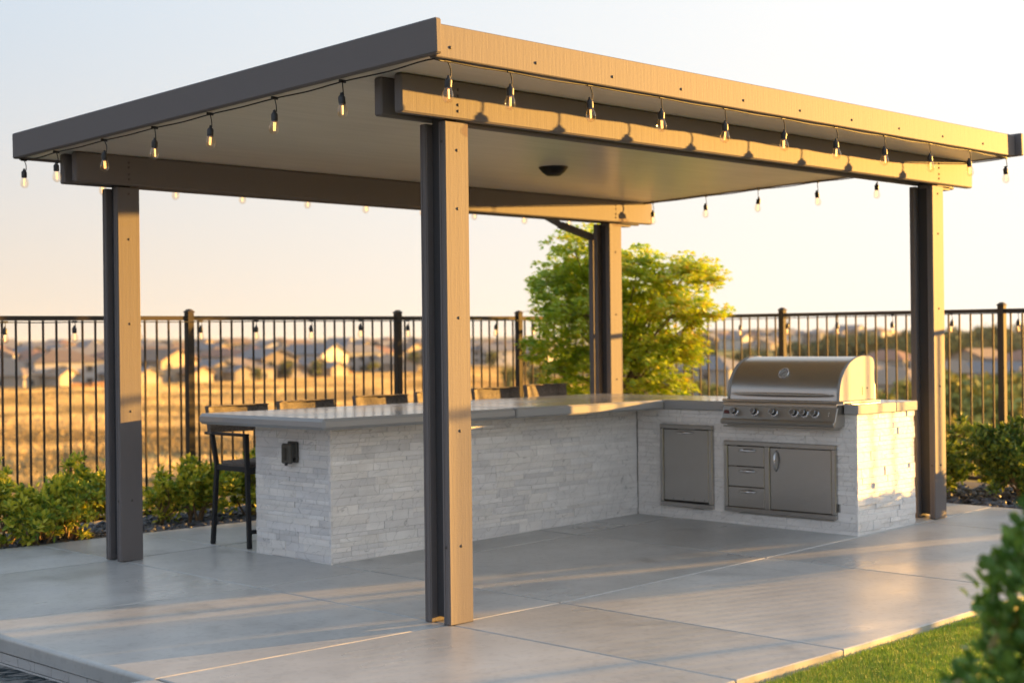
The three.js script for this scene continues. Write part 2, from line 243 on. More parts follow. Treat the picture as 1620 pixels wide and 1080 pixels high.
// gravel beds and lawn
{
  const bed = (pts, n, mat, dy) => { const s = new THREE.Shape(pts.map(p => new THREE.Vector2(...p))), g = new THREE.ShapeGeometry(s); g.rotateX(-Math.PI / 2); const p = g.attributes.position; for (let i = 0; i < p.count; i++) p.setY(i, gy(p.getX(i), -p.getZ(i)) + dy); g.computeVertexNormals(); return struct(mesh(n, g, mat)); };
  bed([[-3, 4.74], [-1.59, 4.575], [.03, 4.375], [.82, 4.285], [2.75, 4.065], [5.875, 4.025], [5.875, -1.88], [7.7, -1.88], [7.7, 5.2], [-3, 5.2]], 'planting_bed', MAT.soil, -.05);
  bed([[-4.2, -1.75], [-1.59, -1.765], [.82, -1.805], [5.87, -1.885], [7.7, -1.9], [7.7, -14], [-4.2, -14]], 'lawn_soil', std([.10, .105, .035], .95), -.062);
  const pg = new THREE.IcosahedronGeometry(1, 1), pp = pg.attributes.position; for (let i = 0; i < pp.count; i++) { const v = new THREE.Vector3().fromBufferAttribute(pp, i), k = .8 + .35 * hash(Math.round(v.x * 50), Math.round(v.y * 50 + v.z * 91), 3); pp.setXYZ(i, v.x * k, v.y * k, v.z * k); } pg.computeVertexNormals();
  const N = 5200, im = new THREE.InstancedMesh(pg, MAT.pebble, N), M = new THREE.Matrix4(), Q = new THREE.Quaternion(), C = new THREE.Color();
  for (let i = 0; i < N; i++) {
    let X, D; if (i < 4200) { X = rr(-1.6, 3.4); D = lerp(4.37 - .115 * (X - .03), 5.15, Math.pow(rnd(), .9)) + .015; } else { X = rr(5.9, 7.3); D = rr(-.6, 2); }
    const s = rr(.012, .032); Q.setFromEuler(new THREE.Euler(rr(-.5, .5), rr(0, 6.28), rr(-.5, .5))); M.compose(P(X, gy(X, D) - .045 + rr(0, .03), D), Q, new THREE.Vector3(s * rr(1, 1.6), s * rr(.5, .8), s)); im.setMatrixAt(i, M); const k = rr(.55, 1.5); im.setColorAt(i, C.setRGB(k, k * rr(.97, 1.02), k * rr(.98, 1.12)));
  }
  im.name = 'gravel'; im.castShadow = im.receiveShadow = true; struct(im, 'stuff'); im.userData.label = 'dark grey river pebbles covering the planting beds'; scene.add(im);
  // grass: small tufts of bent blades
  const blades = []; for (let b = 0; b < 6; b++) { const a = rr(0, 6.28), w = rr(.0016, .0028), h = rr(.02, .042), l = rr(.004, .02), ca = Math.cos(a), sa = Math.sin(a), ox = rr(-.012, .012), oz = rr(-.012, .012), pt = (t, s) => [ox + ca * l * t * t + -sa * w * s * (1 - t * .8), h * t, oz + sa * l * t * t + ca * w * s * (1 - t * .8)]; blades.push(...pt(0, -1), ...pt(0, 1), ...pt(.55, 1), ...pt(0, -1), ...pt(.55, 1), ...pt(.55, -1), ...pt(.55, -1), ...pt(.55, 1), ...pt(1, 0)); }
  const bg = new THREE.BufferGeometry(); bg.setAttribute('position', new THREE.Float32BufferAttribute(blades, 3)); bg.computeVertexNormals();
  const NG = 110000, gm = new THREE.InstancedMesh(bg, leafMat([.38, .53, .075], .5), NG);
  for (let i = 0; i < NG; i++) { const X = rr(-.5, 3.1), D = -1.815 - (X > .82 ? .016 * (X - .82) : 0) - Math.pow(rnd(), 1.15) * 2.3, s = rr(.75, 1.3); Q.setFromEuler(new THREE.Euler(rr(-.25, .25), rr(0, 6.28), rr(-.25, .25))); M.compose(P(X, gy(X, D) - .064, D), Q, new THREE.Vector3(s, s, s)); gm.setMatrixAt(i, M); const k = fbm(X * 3 + 9, D * 3 + 30, 99, 99, 3, 3), y = rnd(); gm.setColorAt(i, C.setRGB(lerp(.7, 1.35, k) * (y > .85 ? 1.5 : 1), lerp(.8, 1.25, k), y > .85 ? 1.3 : .9)); }
  gm.name = 'grass'; gm.castShadow = gm.receiveShadow = true; struct(gm, 'stuff'); gm.userData.label = 'short green lawn grass along the edge of the paving'; scene.add(gm);
}

/* ------------------------------------------------ the patio cover */
const W = .165, PT = .0486, PG = .0948, D1 = 3.179, X2 = 4.9426, SL = .0254;
const hb = 2.589, hbt = 2.784;
const slope = new THREE.Matrix4().makeTranslation(0, 0, 2.8 * SL).multiply(new THREE.Matrix4().makeRotationX(-SL));
{
  const t = thing('patio_cover', 'dark bronze patio cover with flat pale roof, paired beams and four posts', 'patio cover');
  const screwG = new THREE.SphereGeometry(.0085, 8, 5, 0, 6.3, 0, 1.57); screwG.rotateX(Math.PI / 2); screwG.scale(1, 1, .6);
  const screw = (p, X, y, D) => { const s = mesh('screw', screwG, MAT.screw, p); s.position.copy(P(X, y, D)); return s; };
  const roofG = (g) => { g.applyMatrix4(slope); return g; };
  // fascia boards: the side boards run a little past the front one
  const RX0 = -.45, RX1 = 5.415, RF = -.428, RB = 3.66, y0 = 2.776, y1 = 2.936;
  const side = (x0, x1) => roofG(cbox(x0, x1, y0 + .004, y1 + .012, RF - .048, RB, .008, x0));
  mesh('fascia', side(RX0 - .042, RX0), MAT.alu, t); mesh('fascia', side(RX1, RX1 + .042), MAT.alu, t);
  const ff = mesh('fascia', roofG(cbox(RX0 + .001, RX1 - .001, y0, y1, RF, RF + .05, .005, 0, 0)), MAT.alu, t);
  mesh('fascia', roofG(cbox(RX0 + .001, RX1 - .001, y0, y1, RB - .05, RB - .001, .005)), MAT.alu, t);
  for (let k = 0; k < 10; k++) screw(ff, -.355 + k * .585, y0 + .052 + SL * -RF, RF);
  mesh('soffit', roofG(cbox(RX0 + .002, RX1 - .002, y0 + .012, y0 + .05, RF + .051, RB - .051, .001, 0, 0, false)), MAT.soffit, t);
  mesh('roof_deck', roofG(cbox(RX0 + .002, RX1 - .002, y0 + .06, y1 - .02, RF + .052, RB - .052, .001)), MAT.aluDark, t);
  for (const [D, dy] of [[0, 0], [D1, -SL * D1]]) for (const b of [0, 1]) {            // two beams in each pair
    const f = D + b * (PT + PG) - .02 + b * .01, g = cbox(-.31, 5.53, hb + dy, hbt + dy, f, f + PT + .01, .009, D, 0), m = mesh('beam', g, MAT.alu, t);
    if (!b) for (const X of [.075, X2 + .07]) for (const y of [.040, .072, .118, .15]) screw(m, X, hb + dy + y, f);
    if (b) mesh('spacer', cbox(4.98, 5.30, hb + dy - .028, hb + dy - .002, f - PG + .01, f - .005, .002), MAT.alu, t);
  }
  for (const [X, D] of [[0, 0], [0, D1], [X2, 0], [X2, D1]]) {
    const p = new THREE.Group(); p.name = 'post'; t.add(p); const g0 = gy(X + .08, D + .1), top = hb - SL * D - .012;
    const ch = (D0) => { const k = .006;                        // a side plate: a shallow channel, its open edge with two lips
      return merge([cbox(X, X + W, g0 + .001, top, D0, D0 + PT, .004, X, D), cbox(X - .0035, X + .004, g0 + .004, top - .003, D0 + .004, D0 + .016, .001), cbox(X - .0035, X + .004, g0 + .004, top - .003, D0 + PT - .016, D0 + PT - .004, .001)]); };
    const pl = mesh('plate', ch(D), MAT.alu, p); mesh('plate', ch(D + PT + PG), MAT.alu, p);
    mesh('post_core', cbox(X + .04, X + W - .04, g0 + .03, top + .17, D + PT + .001, D + PT + PG - .001, .003), MAT.aluDark, p);
    for (const y of [.33, .92, 1.5, 2.06, 2.36]) screw(pl, X + .083, g0 + y + .07, D);
    for (const y of [.35, 2.42]) { const s = screw(pl, X - .004, g0 + y + .05, D + .024); s.rotation.y = -Math.PI / 2; }
  }
  // downspout from the rear eave to the far right post
  const dg = merge([bar(P(4.62, 2.60, 3.72), P(4.72, 2.49, 3.56), .075, .055), bar(P(4.71, 2.495, 3.57), P(5.02, 2.385, 3.45), .075, .055), bar(P(5.03, 2.40, 3.45), P(5.03, .15, 3.45), .075, .055)]);
  mesh('downspout', dg, MAT.alu, t);
}
{
  const pts = [[.001, -.062], [.05, -.062], [.085, -.035], [.108, -.006], [.108, 0], [.001, 0]].map(p => new THREE.Vector2(...p)), X = 2.93, D = 1.98;
  const o = thing('ceiling_light', 'black bowl shaped ceiling fixture under the middle of the patio cover', 'ceiling light', null, P(X, 2.786 - SL * D, D)); 
  mesh('housing', new THREE.LatheGeometry(pts, 28), phys([.008, .008, .008], .35, { specularIntensity: .4 }), o); mesh('rim', new THREE.TorusGeometry(.106, .004, 6, 32).rotateX(Math.PI / 2), MAT.black, o);
}

/* ------------------------------------------------ string lights */
const bulbG = new THREE.LatheGeometry([[.0005, -.068], [.008, -.0665], [.017, -.061], [.024, -.050], [.0262, -.038], [.0245, -.026], [.020, -.014], [.0165, -.004], [.016, 0]].map(p => new THREE.Vector2(...p)), 18);
const socketG = new THREE.LatheGeometry([[.0005, .062], [.007, .061], [.0085, .050], [.0165, .042], [.0195, .034], [.0195, .004], [.018, -.004], [.0005, -.004]].map(p => new THREE.Vector2(...p)), 16);
const filG = merge([-.006, -.002, .002, .006].map((x, i) => rod(new THREE.Vector3(x, -.008, (i % 2) * .004), new THREE.Vector3(x * .8, -.05, (i % 2) * .004), .0011, .0011, 5)));
function lampAt(parent, hook, drop, turn) {                // hook: where the drop leaves the cord
  const o = new THREE.Group(); o.name = 'lamp'; o.position.copy(hook); parent.add(o);
  const sw = rr(-.012, .012), y = -drop;
  mesh('drop_cord', tubeG([new THREE.Vector3(0, .004, 0), new THREE.Vector3(.012 + sw, -drop * .3, 0), new THREE.Vector3(sw * .5 + .008, -drop * .65, .004), new THREE.Vector3(sw * .3, y + .058, 0)], .0032, 8, 5), MAT.cord, o);
  for (const [n, g, m] of [['socket', socketG, MAT.socket], ['bulb', bulbG, MAT.glass], ['filament', filG, MAT.filament]]) { const q = mesh(n, g, m, o); q.position.set(sw * .3, y, 0); q.scale.setScalar(n === 'socket' ? .92 : 1.08); q.rotation.set(rr(-.12, .12), turn + rr(-.4, .4), rr(-.12, .12)); }
  mesh('clip', cbox(-.022, .022, -.006, .01, -.006, .006, .003), MAT.cord, o);
  return o;
}
function stringLights(label, pts, drop, sag) {
  const t = thing('string_light', label, 'string lights'), line = [];
  pts.forEach((p, i) => { line.push(p); const n = pts[i + 1]; if (n) { const m = p.clone().add(n).multiplyScalar(.5); m.y -= sag * rr(.4, 1.2); line.push(m); } });
  const c = new THREE.CatmullRomCurve3(line, false, 'centripetal'); mesh('cord', new THREE.TubeGeometry(c, line.length * 6, .0042, 5), MAT.cord, t);
  pts.forEach(p => { if (!p.skip) lampAt(t, p, drop * rr(.94, 1.08), rr(0, 3)); });
}
{
  const fy = D => 2.7705 - SL * D, pt = (X, D, skip) => { const v = P(X, fy(D), D); v.skip = skip; return v; }, pts = [];
  for (const D of [3.62, 3.19, 2.6, 2.03, 1.46, .86, .29]) pts.push(pt(-.43, D));
  pts.push(pt(-.43, -.40, true));
  for (const X of [-.35, .073, .664, 1.26, 1.844, 2.43, 3.01, 3.605, 4.203, 4.761]) pts.push(pt(X + .004, -.395));
  pts.push(pt(5.395, -.36)); for (const D of [.2, .737, 1.293, 1.887, 2.446, 3.05]) pts.push(pt(5.395, D));
  pts.push(pt(5.395, 3.64, true)); for (const X of [4.9, 4.31, 3.70, 3.10, 2.50, 1.92, 1.31, .735, .15]) pts.push(pt(X, 3.63));
  stringLights('string of clear bulbs in black sockets hung round the edge of the patio cover roof', pts, .118, .006);
  stringLights('string of clear bulbs in black sockets hung along the top rail of the rear fence', [-1.1, -.5, .095, .664, 1.225, 1.813, 2.372, 2.961, 3.523, 4.096, 4.68, 5.255, 5.799, 6.4, 6.95].map(X => P(X, 1.632 + .0085 * (X + .1) * .6, 4.955)), .085, .003);
  stringLights('string of clear bulbs in black sockets hung along the top rail of the right fence', [4.75, 4.169, 3.541, 2.969, 2.391, 1.783, 1.178, .53, -.06, -.65].map(D => P(7.40, 1.652, D)), .105, .003);
}

/* ------------------------------------------------ fences */
function fence(label, a, b, posts, y0, y1, ya, yb) {         // from a to b (X, D), at post distances
  const t = thing('metal_fence', label, 'fence'), L = Math.hypot(b[0] - a[0], b[1] - a[1]), u = [(b[0] - a[0]) / L, (b[1] - a[1]) / L], at = s => [a[0] + u[0] * s, a[1] + u[1] * s], top = s => lerp(y0, y1, s / L), bot = s => lerp(ya, yb, s / L);
  const alongX = Math.abs(u[0]) > .5, span = (s0, s1, h0, h1, w) => { const [X0, Da] = at(s0), [X1, Db] = at(s1); return bar(P(X0, h0, Da), P(X1, h1, Db), .03, w); };
  posts.forEach((s, i) => {
    const [X, D] = at(s), g = cbox(X - .03, X + .03, bot(s) - .25, top(s) + .045, D - .03, D + .03, .003), p = mesh('post', g, MAT.iron, t);
    const cap = new THREE.CylinderGeometry(.018, .046, .02, 4); cap.rotateY(Math.PI / 4); cap.translate(X, top(s) + .066, -D); mesh('cap', merge([uvBox(cap), cbox(X - .034, X + .034, top(s) + .046, top(s) + .057, D - .034, D + .034, .002)]), MAT.iron, p);
    const n = posts[i + 1]; if (n === undefined) return; const s0 = s + .031, s1 = n - .031;
    mesh('rail', span(s0, s1, top(s0), top(s1), .036), MAT.iron, t); mesh('rail', span(s0, s1, bot(s0) + .07, bot(s1) + .07, .034), MAT.iron, t);
    const k = Math.round((s1 - s0) / .1085), dx = (s1 - s0) / k; for (let q = 0; q < k; q++) { const c = s0 + dx * (q + .5), [Xc, Dc] = at(c); mesh('picket', cbox(Xc - .0072, Xc + .0072, bot(c) + .088, top(c) - .019, Dc - .0072, Dc + .0072, .0012), MAT.iron, t); }
  });
}
fence('black metal picket fence along the back of the patio behind the bar', [-2.9, 5], [7.45, 5], [0, 2.35, 4.63, 6.91, 8.53, 10.35], 1.655, 1.69, -.02, .10);
fence('black metal picket fence on the right side, behind the grill and hedge', [7.45, 4.93], [7.45, -8.8], [0, 1.87, 4.22, 6.57, 8.92, 11.27, 13.62], 1.69, 1.64, .10, .05);

/* ------------------------------------------------ outdoor kitchen */
const HT = .984, TT = .072, FX = 3.885;
{
  const t = thing('kitchen_counter', 'L shaped outdoor bar counter clad in white ledge stone with grey countertop', 'counter');
  mesh('core', merge([cbox(.835, 4.655, -.05, HT - TT - .002, 2.018, 2.815, .002), cbox(3.905, 4.655, -.05, .80, .03, 2.016, .002), cbox(3.905, 4.655, .802, HT - TT - .002, 1.12, 2.016, .002), cbox(4.40, 4.655, .802, HT - TT - .002, .03, 1.118, .002), cbox(3.905, 4.398, .802, HT - TT - .002, .03, .10, .002)]), MAT.core, t);
  const stones = [];
  // rows of split-faced strips on one face: at(u, depth, y) places a corner
  const face = (len, box, skip, near, lo = .0155) => {
    let y = -.03; const top = HT - TT - .001;
    while (y < top - .004) {
      let h = pick([.028, .036, .045, .05, .058, .066]); if (top - y - h < .03) h = top - y;
      let u = -rr(0, .12); while (u < len - .001) {
        let l = rr(.12, .42) * (h > .05 ? .85 : 1.15); let a = Math.max(u, 0), b = Math.min(u + l, len); if (len - b < .06) b = len; if (b - a > .02 && !skip.some(r => a > r[0] && b < r[1] && y > r[2] && y + h < r[3])) {
          const split = h > .05 && rnd() < .4 ? [[y, y + h * .5], [y + h * .5, y + h]] : [[y, y + h]];
          for (const [ya, yb] of split) stones.push({ g: box(a + .0003, b - .0003, ya + .0003, yb - .0003, rr(lo, .0225) , rr(0, 9), rr(0, 9)), d: near(a), m: Math.floor(rnd() * 5) });
        }
        u = b === len ? len : u + l;
      }
      y += h;
    }
  };
  face(3.068, (a, b, y0, y1, p, o, q) => cbox(.817 + a, .817 + b, y0, y1, 2.0205 - p, 2.02, .0015, o, q), [], a => 7.3 + a * .5);
  face(.815, (a, b, y0, y1, p, o, q) => cbox(.8375 - p, .837, y0, y1, 2.0 + a, 2.0 + b, .0015, o, q), [], a => 6.9 + a);
  face(1.986, (a, b, y0, y1, p, o, q) => cbox(3.9075 - p, 3.907, y0, y1, .012 + a, .012 + b, .0022, o, q), [[.14, 1.14, .15, .69], [1.22, 1.76, .15, .80], [.08, 1.1, .78, .99]], a => 10 - a * .5);
  face(.79, (a, b, y0, y1, p, o, q) => cbox(3.885 + a, 3.885 + b, y0, y1, .0325 - p, .032, .0022, o, q), [], a => 9.2 + a, .009);
  stones.sort((a, b) => a.d - b.d);
  stones.slice(0, 298).forEach(s => mesh('stone', s.g, MAT.stone[s.m], t));
  const rest = mesh('stone_cladding', merge(stones.slice(298).map(s => s.g)), MAT.stone[0], t); rest.userData.kind = 'stuff';
  // countertop pieces with open seams, edges eased
  const top = (x0, x1, D0, D1, c = .012) => mesh('countertop', cbox(x0, x1, HT - TT, HT, D0, D1, c, x0, D0), MAT.top, t);
  top(.536, 2.2395, 1.7075, 3.079, .02); top(2.2425, 3.862, 1.7075, 3.079, .012); top(3.864, 4.678, 1.7095, 3.079, .012);
  top(3.864, 4.678, 1.095, 1.707, .006); top(4.38, 4.678, -.0095, 1.093, .006); top(3.864, 4.377, -.0095, .105, .006);
}
{
  const o = thing('outlet_box', 'dark weatherproof outlet box on the stone end of the bar', 'outlet'), X = .80;
  mesh('back_plate', cbox(X - .006, X + .016, .668, .806, 2.325, 2.425, .006), std([.05, .048, .042], .5), o);
  mesh('cover', cbox(X - .045, X - .012, .660, .792, 2.345, 2.445, .012), std([.075, .072, .062], .45), o);
  mesh('cover_ridge', cbox(X - .051, X - .044, .685, .765, 2.382, 2.408, .004), std([.03, .03, .027], .4), o); mesh('hinge', cbox(X - .03, X - .004, .70, .785, 2.333, 2.35, .003), std([.04, .039, .035], .5), o); mesh('latch', cbox(X - .046, X - .03, .648, .662, 2.385, 2.405, .003), MAT.black, o);
}
const pull = (o, D0, D1, y0, y1, X) => {                // a bowed chrome pull between two points on a door
  const a = P(X, y0, D0), b = P(X, y1, D1), m = a.clone().add(b).multiplyScalar(.5), k = b.clone().sub(a), out = new THREE.Vector3(-.034, 0, 0);
  const c = new THREE.CatmullRomCurve3([a, a.clone().addScaledVector(k, .12).addScaledVector(out, .55), m.clone().add(out), b.clone().addScaledVector(k, -.12).addScaledVector(out, .55), b]), g = new THREE.TubeGeometry(c, 20, .0062, 8), N = 20, p = g.attributes.position;
  for (let i = 0; i <= N; i++) { const q = c.getPointAt(i / N), s = .55 + 1.1 * Math.sin(Math.PI * i / N); for (let j = 0; j <= 8; j++) { const n = i * 9 + j; p.setXYZ(n, q.x + (p.getX(n) - q.x) * .8, q.y + (p.getY(n) - q.y) * s, q.z + (p.getZ(n) - q.z) * s); } } g.computeVertexNormals();
  return mesh('handle', g, MAT.chrome, o);
};
const frameG = (D0, D1, y0, y1, w, p) => merge([cbox(FX - p, FX + .02, y1 - w, y1, D0, D1, .003), cbox(FX - p, FX + .02, y0, y0 + w, D0, D1, .003), cbox(FX - p, FX + .02, y0 + w + .0005, y1 - w - .0005, D0, D0 + w, .003), cbox(FX - p, FX + .02, y0 + w + .0005, y1 - w - .0005, D1 - w, D1, .003)]);
{
  const t = thing('trash_drawer', 'tall stainless pull out drawer in the stone left of the grill', 'drawer');
  mesh('frame', frameG(1.25, 1.752, .166, .798, .034, .024), MAT.steelDark, t); mesh('recess', cbox(FX + .004, FX + .012, .19, .78, 1.27, 1.74, .001), MAT.black, t);
  const d = mesh('door', cbox(FX - .020, FX + .002, .214, .760, 1.2875, 1.7145, .003), MAT.steelDark, t); pull(d, 1.43, 1.595, .737, .735, FX - .02);
  for (let k = 0; k < 4; k++) { const s = mesh('rivet', new THREE.SphereGeometry(.0055, 8, 6), MAT.chrome, d); s.position.copy(P(FX - .021, .228, 1.329 + k * .0995)); }
}
{
  const t = thing('access_cabinet', 'stainless cabinet front with three small drawers and one door below the grill', 'cabinet'), d0 = .174, d1 = 1.142;
  mesh('frame', merge([frameG(d0, d1, .168, .694, .034, .024), cbox(FX - .024, FX + .02, .2025, .6595, .731, .777, .003)]), MAT.steelDark, t); mesh('recess', cbox(FX + .004, FX + .012, .19, .68, .19, 1.12, .001), MAT.black, t);
  for (let k = 0; k < 3; k++) { const y = .2055 + k * .1515, q = mesh('drawer', cbox(FX - .020, FX + .002, y, y + .1475, .7805, 1.1045, .003), MAT.steelDark, t); pull(q, .855, 1.005, y + .116, y + .116, FX - .02); }
  const q = mesh('door', cbox(FX - .020, FX + .002, .2065, .6555, .2115, .7275, .003), MAT.steelDark, t); pull(q, .672, .672, .485, .638, FX - .02);
}
{
  const t = thing('grill', 'stainless built in gas grill with closed rounded hood and six knobs', 'grill');
  const prof = (o) => { const p = [[3.905 - o, 1.0]]; for (let k = 0; k <= 14; k++) { const a = k / 14 * Math.PI * .5; p.push([4.235 - (.325 + o) * Math.pow(Math.cos(a), .95), 1.035 + (.277 + o) * Math.sin(a)]); } p.push([4.31, 1.31 + o], [4.345 + o, 1.298 + o * .5], [4.362 + o, 1.27], [4.362 + o, 1.0]); return p; };
  const sm = g => { g = g.index ? g.toNonIndexed() : g; return uvBox(g); };
  const hoodG = extrudeD(prof(0), .186, 1.108, .001); const hg = new THREE.BufferGeometry();
  { // smooth normals on the curved sheet
    const pr = prof(0), pos = [], nor = [], uv = []; let s = 0; const nn = pr.map((p, i) => { const a = pr[Math.max(i - 1, 0)], b = pr[Math.min(i + 1, pr.length - 1)], dx = b[0] - a[0], dy = b[1] - a[1], l = Math.hypot(dx, dy); return [-dy / l, dx / l]; });
    for (let i = 0; i < pr.length - 1; i++) { const a = pr[i], b = pr[i + 1], na = nn[i], nb = nn[i + 1], l = Math.hypot(b[0] - a[0], b[1] - a[1]), V = [[a, .186, na, s], [a, 1.108, na, s], [b, 1.108, nb, s + l], [b, .186, nb, s + l]]; for (const k of [0, 2, 1, 0, 3, 2]) { const [p, D, n, v] = V[k]; pos.push(p[0], p[1], -D); nor.push(n[0], n[1], 0); uv.push(D, v); } s += l; }
    hg.setAttribute('position', new THREE.Float32BufferAttribute(pos, 3)); hg.setAttribute('normal', new THREE.Float32BufferAttribute(nor, 3)); hg.setAttribute('uv', new THREE.Float32BufferAttribute(uv, 2));
  }
  const hood = mesh('hood', hg, MAT.steel, t);
  for (const [a, b] of [[.162, .1855], [1.1085, 1.132]]) { const sp = mesh('hood_side', sm(extrudeD(prof(.006), a, b, .004)), MAT.steelSide, t); if (a < .5) { mesh('slot', cbox(4.205, 4.213, 1.035, 1.095, .1595, .163, .001), MAT.black, sp); const d = mesh('hole', new THREE.SphereGeometry(.006, 8, 6), MAT.black, sp); d.position.copy(P(4.27, 1.085, .162)); } }
  const hd = new THREE.SphereGeometry(1, 40, 14); hd.scale(.013, .0125, .435); const hp = hd.attributes.position; for (let i = 0; i < hp.count; i++) { const z = hp.getZ(i) / .435, f = Math.pow(Math.max(1e-4, 1 - z * z), -.28); hp.setX(i, hp.getX(i) * f - .018 * (1 - z * z)); hp.setY(i, hp.getY(i) * f); } hd.computeVertexNormals(); hd.translate(3.885, 1.043, -.655); mesh('handle', hd, MAT.steel, hood);
  for (const D of [.33, .98]) mesh('handle_mount', rod(P(3.868, 1.043, D), P(3.915, 1.046, D), .008), MAT.steel, hood);
  const th = new THREE.Group(); th.name = 'thermometer'; th.position.copy(P(3.968, 1.19, .666)); th.rotation.z = Math.PI / 2 - .60; hood.add(th);
  mesh('bezel', new THREE.LatheGeometry([[.044, 0], [.044, .012], [.04, .016], [.034, .014], [.034, 0]].map(p => new THREE.Vector2(...p)), 28), MAT.chrome, th); mesh('dial', new THREE.CylinderGeometry(.0345, .0345, .01, 28), std([.42, .42, .42], .3), th);
  mesh('needle', cbox(-.002, .002, .0105, .0125, -.02, .026, .0004).rotateY(.7), MAT.black, th);
  const pan = [[3.90, .985], [3.795, .985], [3.786, .978], [3.786, .962], [3.80, .955], [3.768, .866], [3.752, .858], [3.746, .845], [3.750, .832], [3.762, .824], [3.90, .824]];
  const panel = mesh('control_panel', sm(extrudeD(pan, .113, 1.087, .005)), MAT.steel, t);
  mesh('lip', cbox(3.875, 4.37, HT + .001, HT + .018, .112, 1.162, .006), MAT.steel, t);
  mesh('drip_tray', merge([cbox(3.78, 3.90, .800, .812, .15, 1.085, .003), cbox(3.80, 3.90, .8125, .823, .135, 1.06, .001)]), MAT.steel, t);
  mesh('rear_panel', sm(extrudeD([[4.37, 1.0], [4.37, 1.15], [4.40, 1.14], [4.43, 1.10], [4.437, 1.0]], .19, 1.10, .003)), MAT.steel, t);
  for (const D of [.978, .80, .631, .456, .372, .284]) {
    const k = new THREE.Group(); k.name = 'knob'; k.position.copy(P(3.783, .915, D)); k.rotation.z = Math.PI / 2 - .34 + .0; t.add(k);
    mesh('bezel', new THREE.LatheGeometry([[.0005, .008], [.024, .008], [.031, .004], [.032, 0], [.032, -.012]].map(p => new THREE.Vector2(...p)), 24), MAT.chrome, k);
    mesh('grip', new THREE.LatheGeometry([[.0005, .040], [.017, .040], [.0215, .037], [.0225, .030], [.024, .0085], [.0005, .0085]].map(p => new THREE.Vector2(...p)), 24), MAT.black, k);
    mesh('ring', new THREE.TorusGeometry(.0205, .0028, 8, 28).rotateX(Math.PI / 2).translate(0, .0385, 0), MAT.chrome, k);
    mesh('face', new THREE.CylinderGeometry(.0178, .0178, .003, 24).translate(0, .0405, 0), MAT.knob, k); mesh('ridge', cbox(-.0035, .0035, .042, .047, -.016, .016, .001).rotateY(rr(-.2, .2)), MAT.knob, k);
  }
  const tilt = new THREE.Matrix4().makeRotationZ(-.34);
  const bd = cbox(-.003, .001, -.014, .014, -.026, .026, .001); bd.applyMatrix4(tilt); bd.translate(3.784, .912, -1.050); mesh('badge', bd, MAT.badge, panel);
  for (const y of [.925, .905]) { const b = new THREE.SphereGeometry(.005, 8, 6); b.translate(3.80 - (.96 - y) * .36, y, -.175); mesh('indicator', b, MAT.chrome, panel); }
}

/* ------------------------------------------------ bar stools, facing the bar */
{
  const stoolLabels = ['woven bar stool at the near end of the bar, frame and legs in view', 'woven bar stool back, second from the left end of the bar', 'woven bar stool back just left of the near post', 'woven bar stool back mostly hidden by the near post', 'sunlit woven bar stool back just right of the near post', 'shaded woven bar stool back in front of the green tree'];
  const proto = thing('bar_stool', stoolLabels[0], 'bar stool', 'bar stools along the back of the bar');
  const w = .235;
  for (const s of [-1, 1]) {
    mesh('leg', merge([bar(P(s * w, 0, -.215), P(s * w * .98, .775, -.185), .030, .028)]), MAT.frame, proto);
    mesh('leg', merge([bar(P(s * w, 0, .225), P(s * w, .56, .165), .030, .028), bar(P(s * w, .55, .165), P(s * w, .79, .225), .030, .026)]), MAT.frame, proto);
    mesh('arm', cbox(s * w - .017, s * w + .017, .772, .792, -.205, .30, .004), MAT.frame, proto);
    mesh('side_rail', bar(P(s * w, .545, -.19), P(s * w, .545, .16), .022, .035), MAT.frame, proto);
  }
  mesh('footrest', bar(P(-w, .115, -.212), P(w, .115, -.212), .02, .028), MAT.frame, proto); mesh('seat_rail', merge([bar(P(-w, .535, -.195), P(w, .535, -.195), .022, .045), bar(P(-w, .545, .165), P(w, .545, .165), .022, .035)]), MAT.frame, proto);
  mesh('seat', cbox(-w + .016, w - .016, .535, .592, -.18, .15, .018), MAT.weave, proto);
  // backrest: a bent panel wrapped round the frame, its ends turned forward
  const back = (x0, x1, y0, y1, off) => { const n = 14, q = []; const mid = x => .285 - .05 * Math.pow(Math.abs(x) / .25, 3.2); for (let i = 0; i < n; i++) { const a = lerp(x0, x1, i / n), b = lerp(x0, x1, (i + 1) / n), f = x => mid(x) - off, e = .022, l = y => (y - y0) * .16; q.push(hull8([[a, y0, -(f(a) + e)], [b, y0, -(f(b) + e)], [a, y1, -(f(a) + e + l(y1))], [b, y1, -(f(b) + e + l(y1))], [a, y0, -(f(a) - e)], [b, y0, -(f(b) - e)], [a, y1, -(f(a) - e + l(y1))], [b, y1, -(f(b) - e + l(y1))]], i * .01)); } return merge(q); };
  const bk = mesh('backrest', back(-.248, .248, .782, .968, 0), MAT.weave, proto); mesh('wrap', merge([back(-.256, -.205, .778, .974, .006), back(.19, .256, .778, .974, .006)]), MAT.weave, bk); mesh('top_edge', back(-.25, .25, .9685, .976, .004), MAT.weave, bk);
  [1.085, 1.705, 2.425, 3.06, 3.70, 4.33].forEach((X, i) => { const o = i ? copyOf(proto, 'bar_stool', stoolLabels[i]) : proto, D = 3.155; o.position.copy(P(X, gy(X, D), D)); o.rotation.y = i ? rr(-.05, .05) : 0; });
}

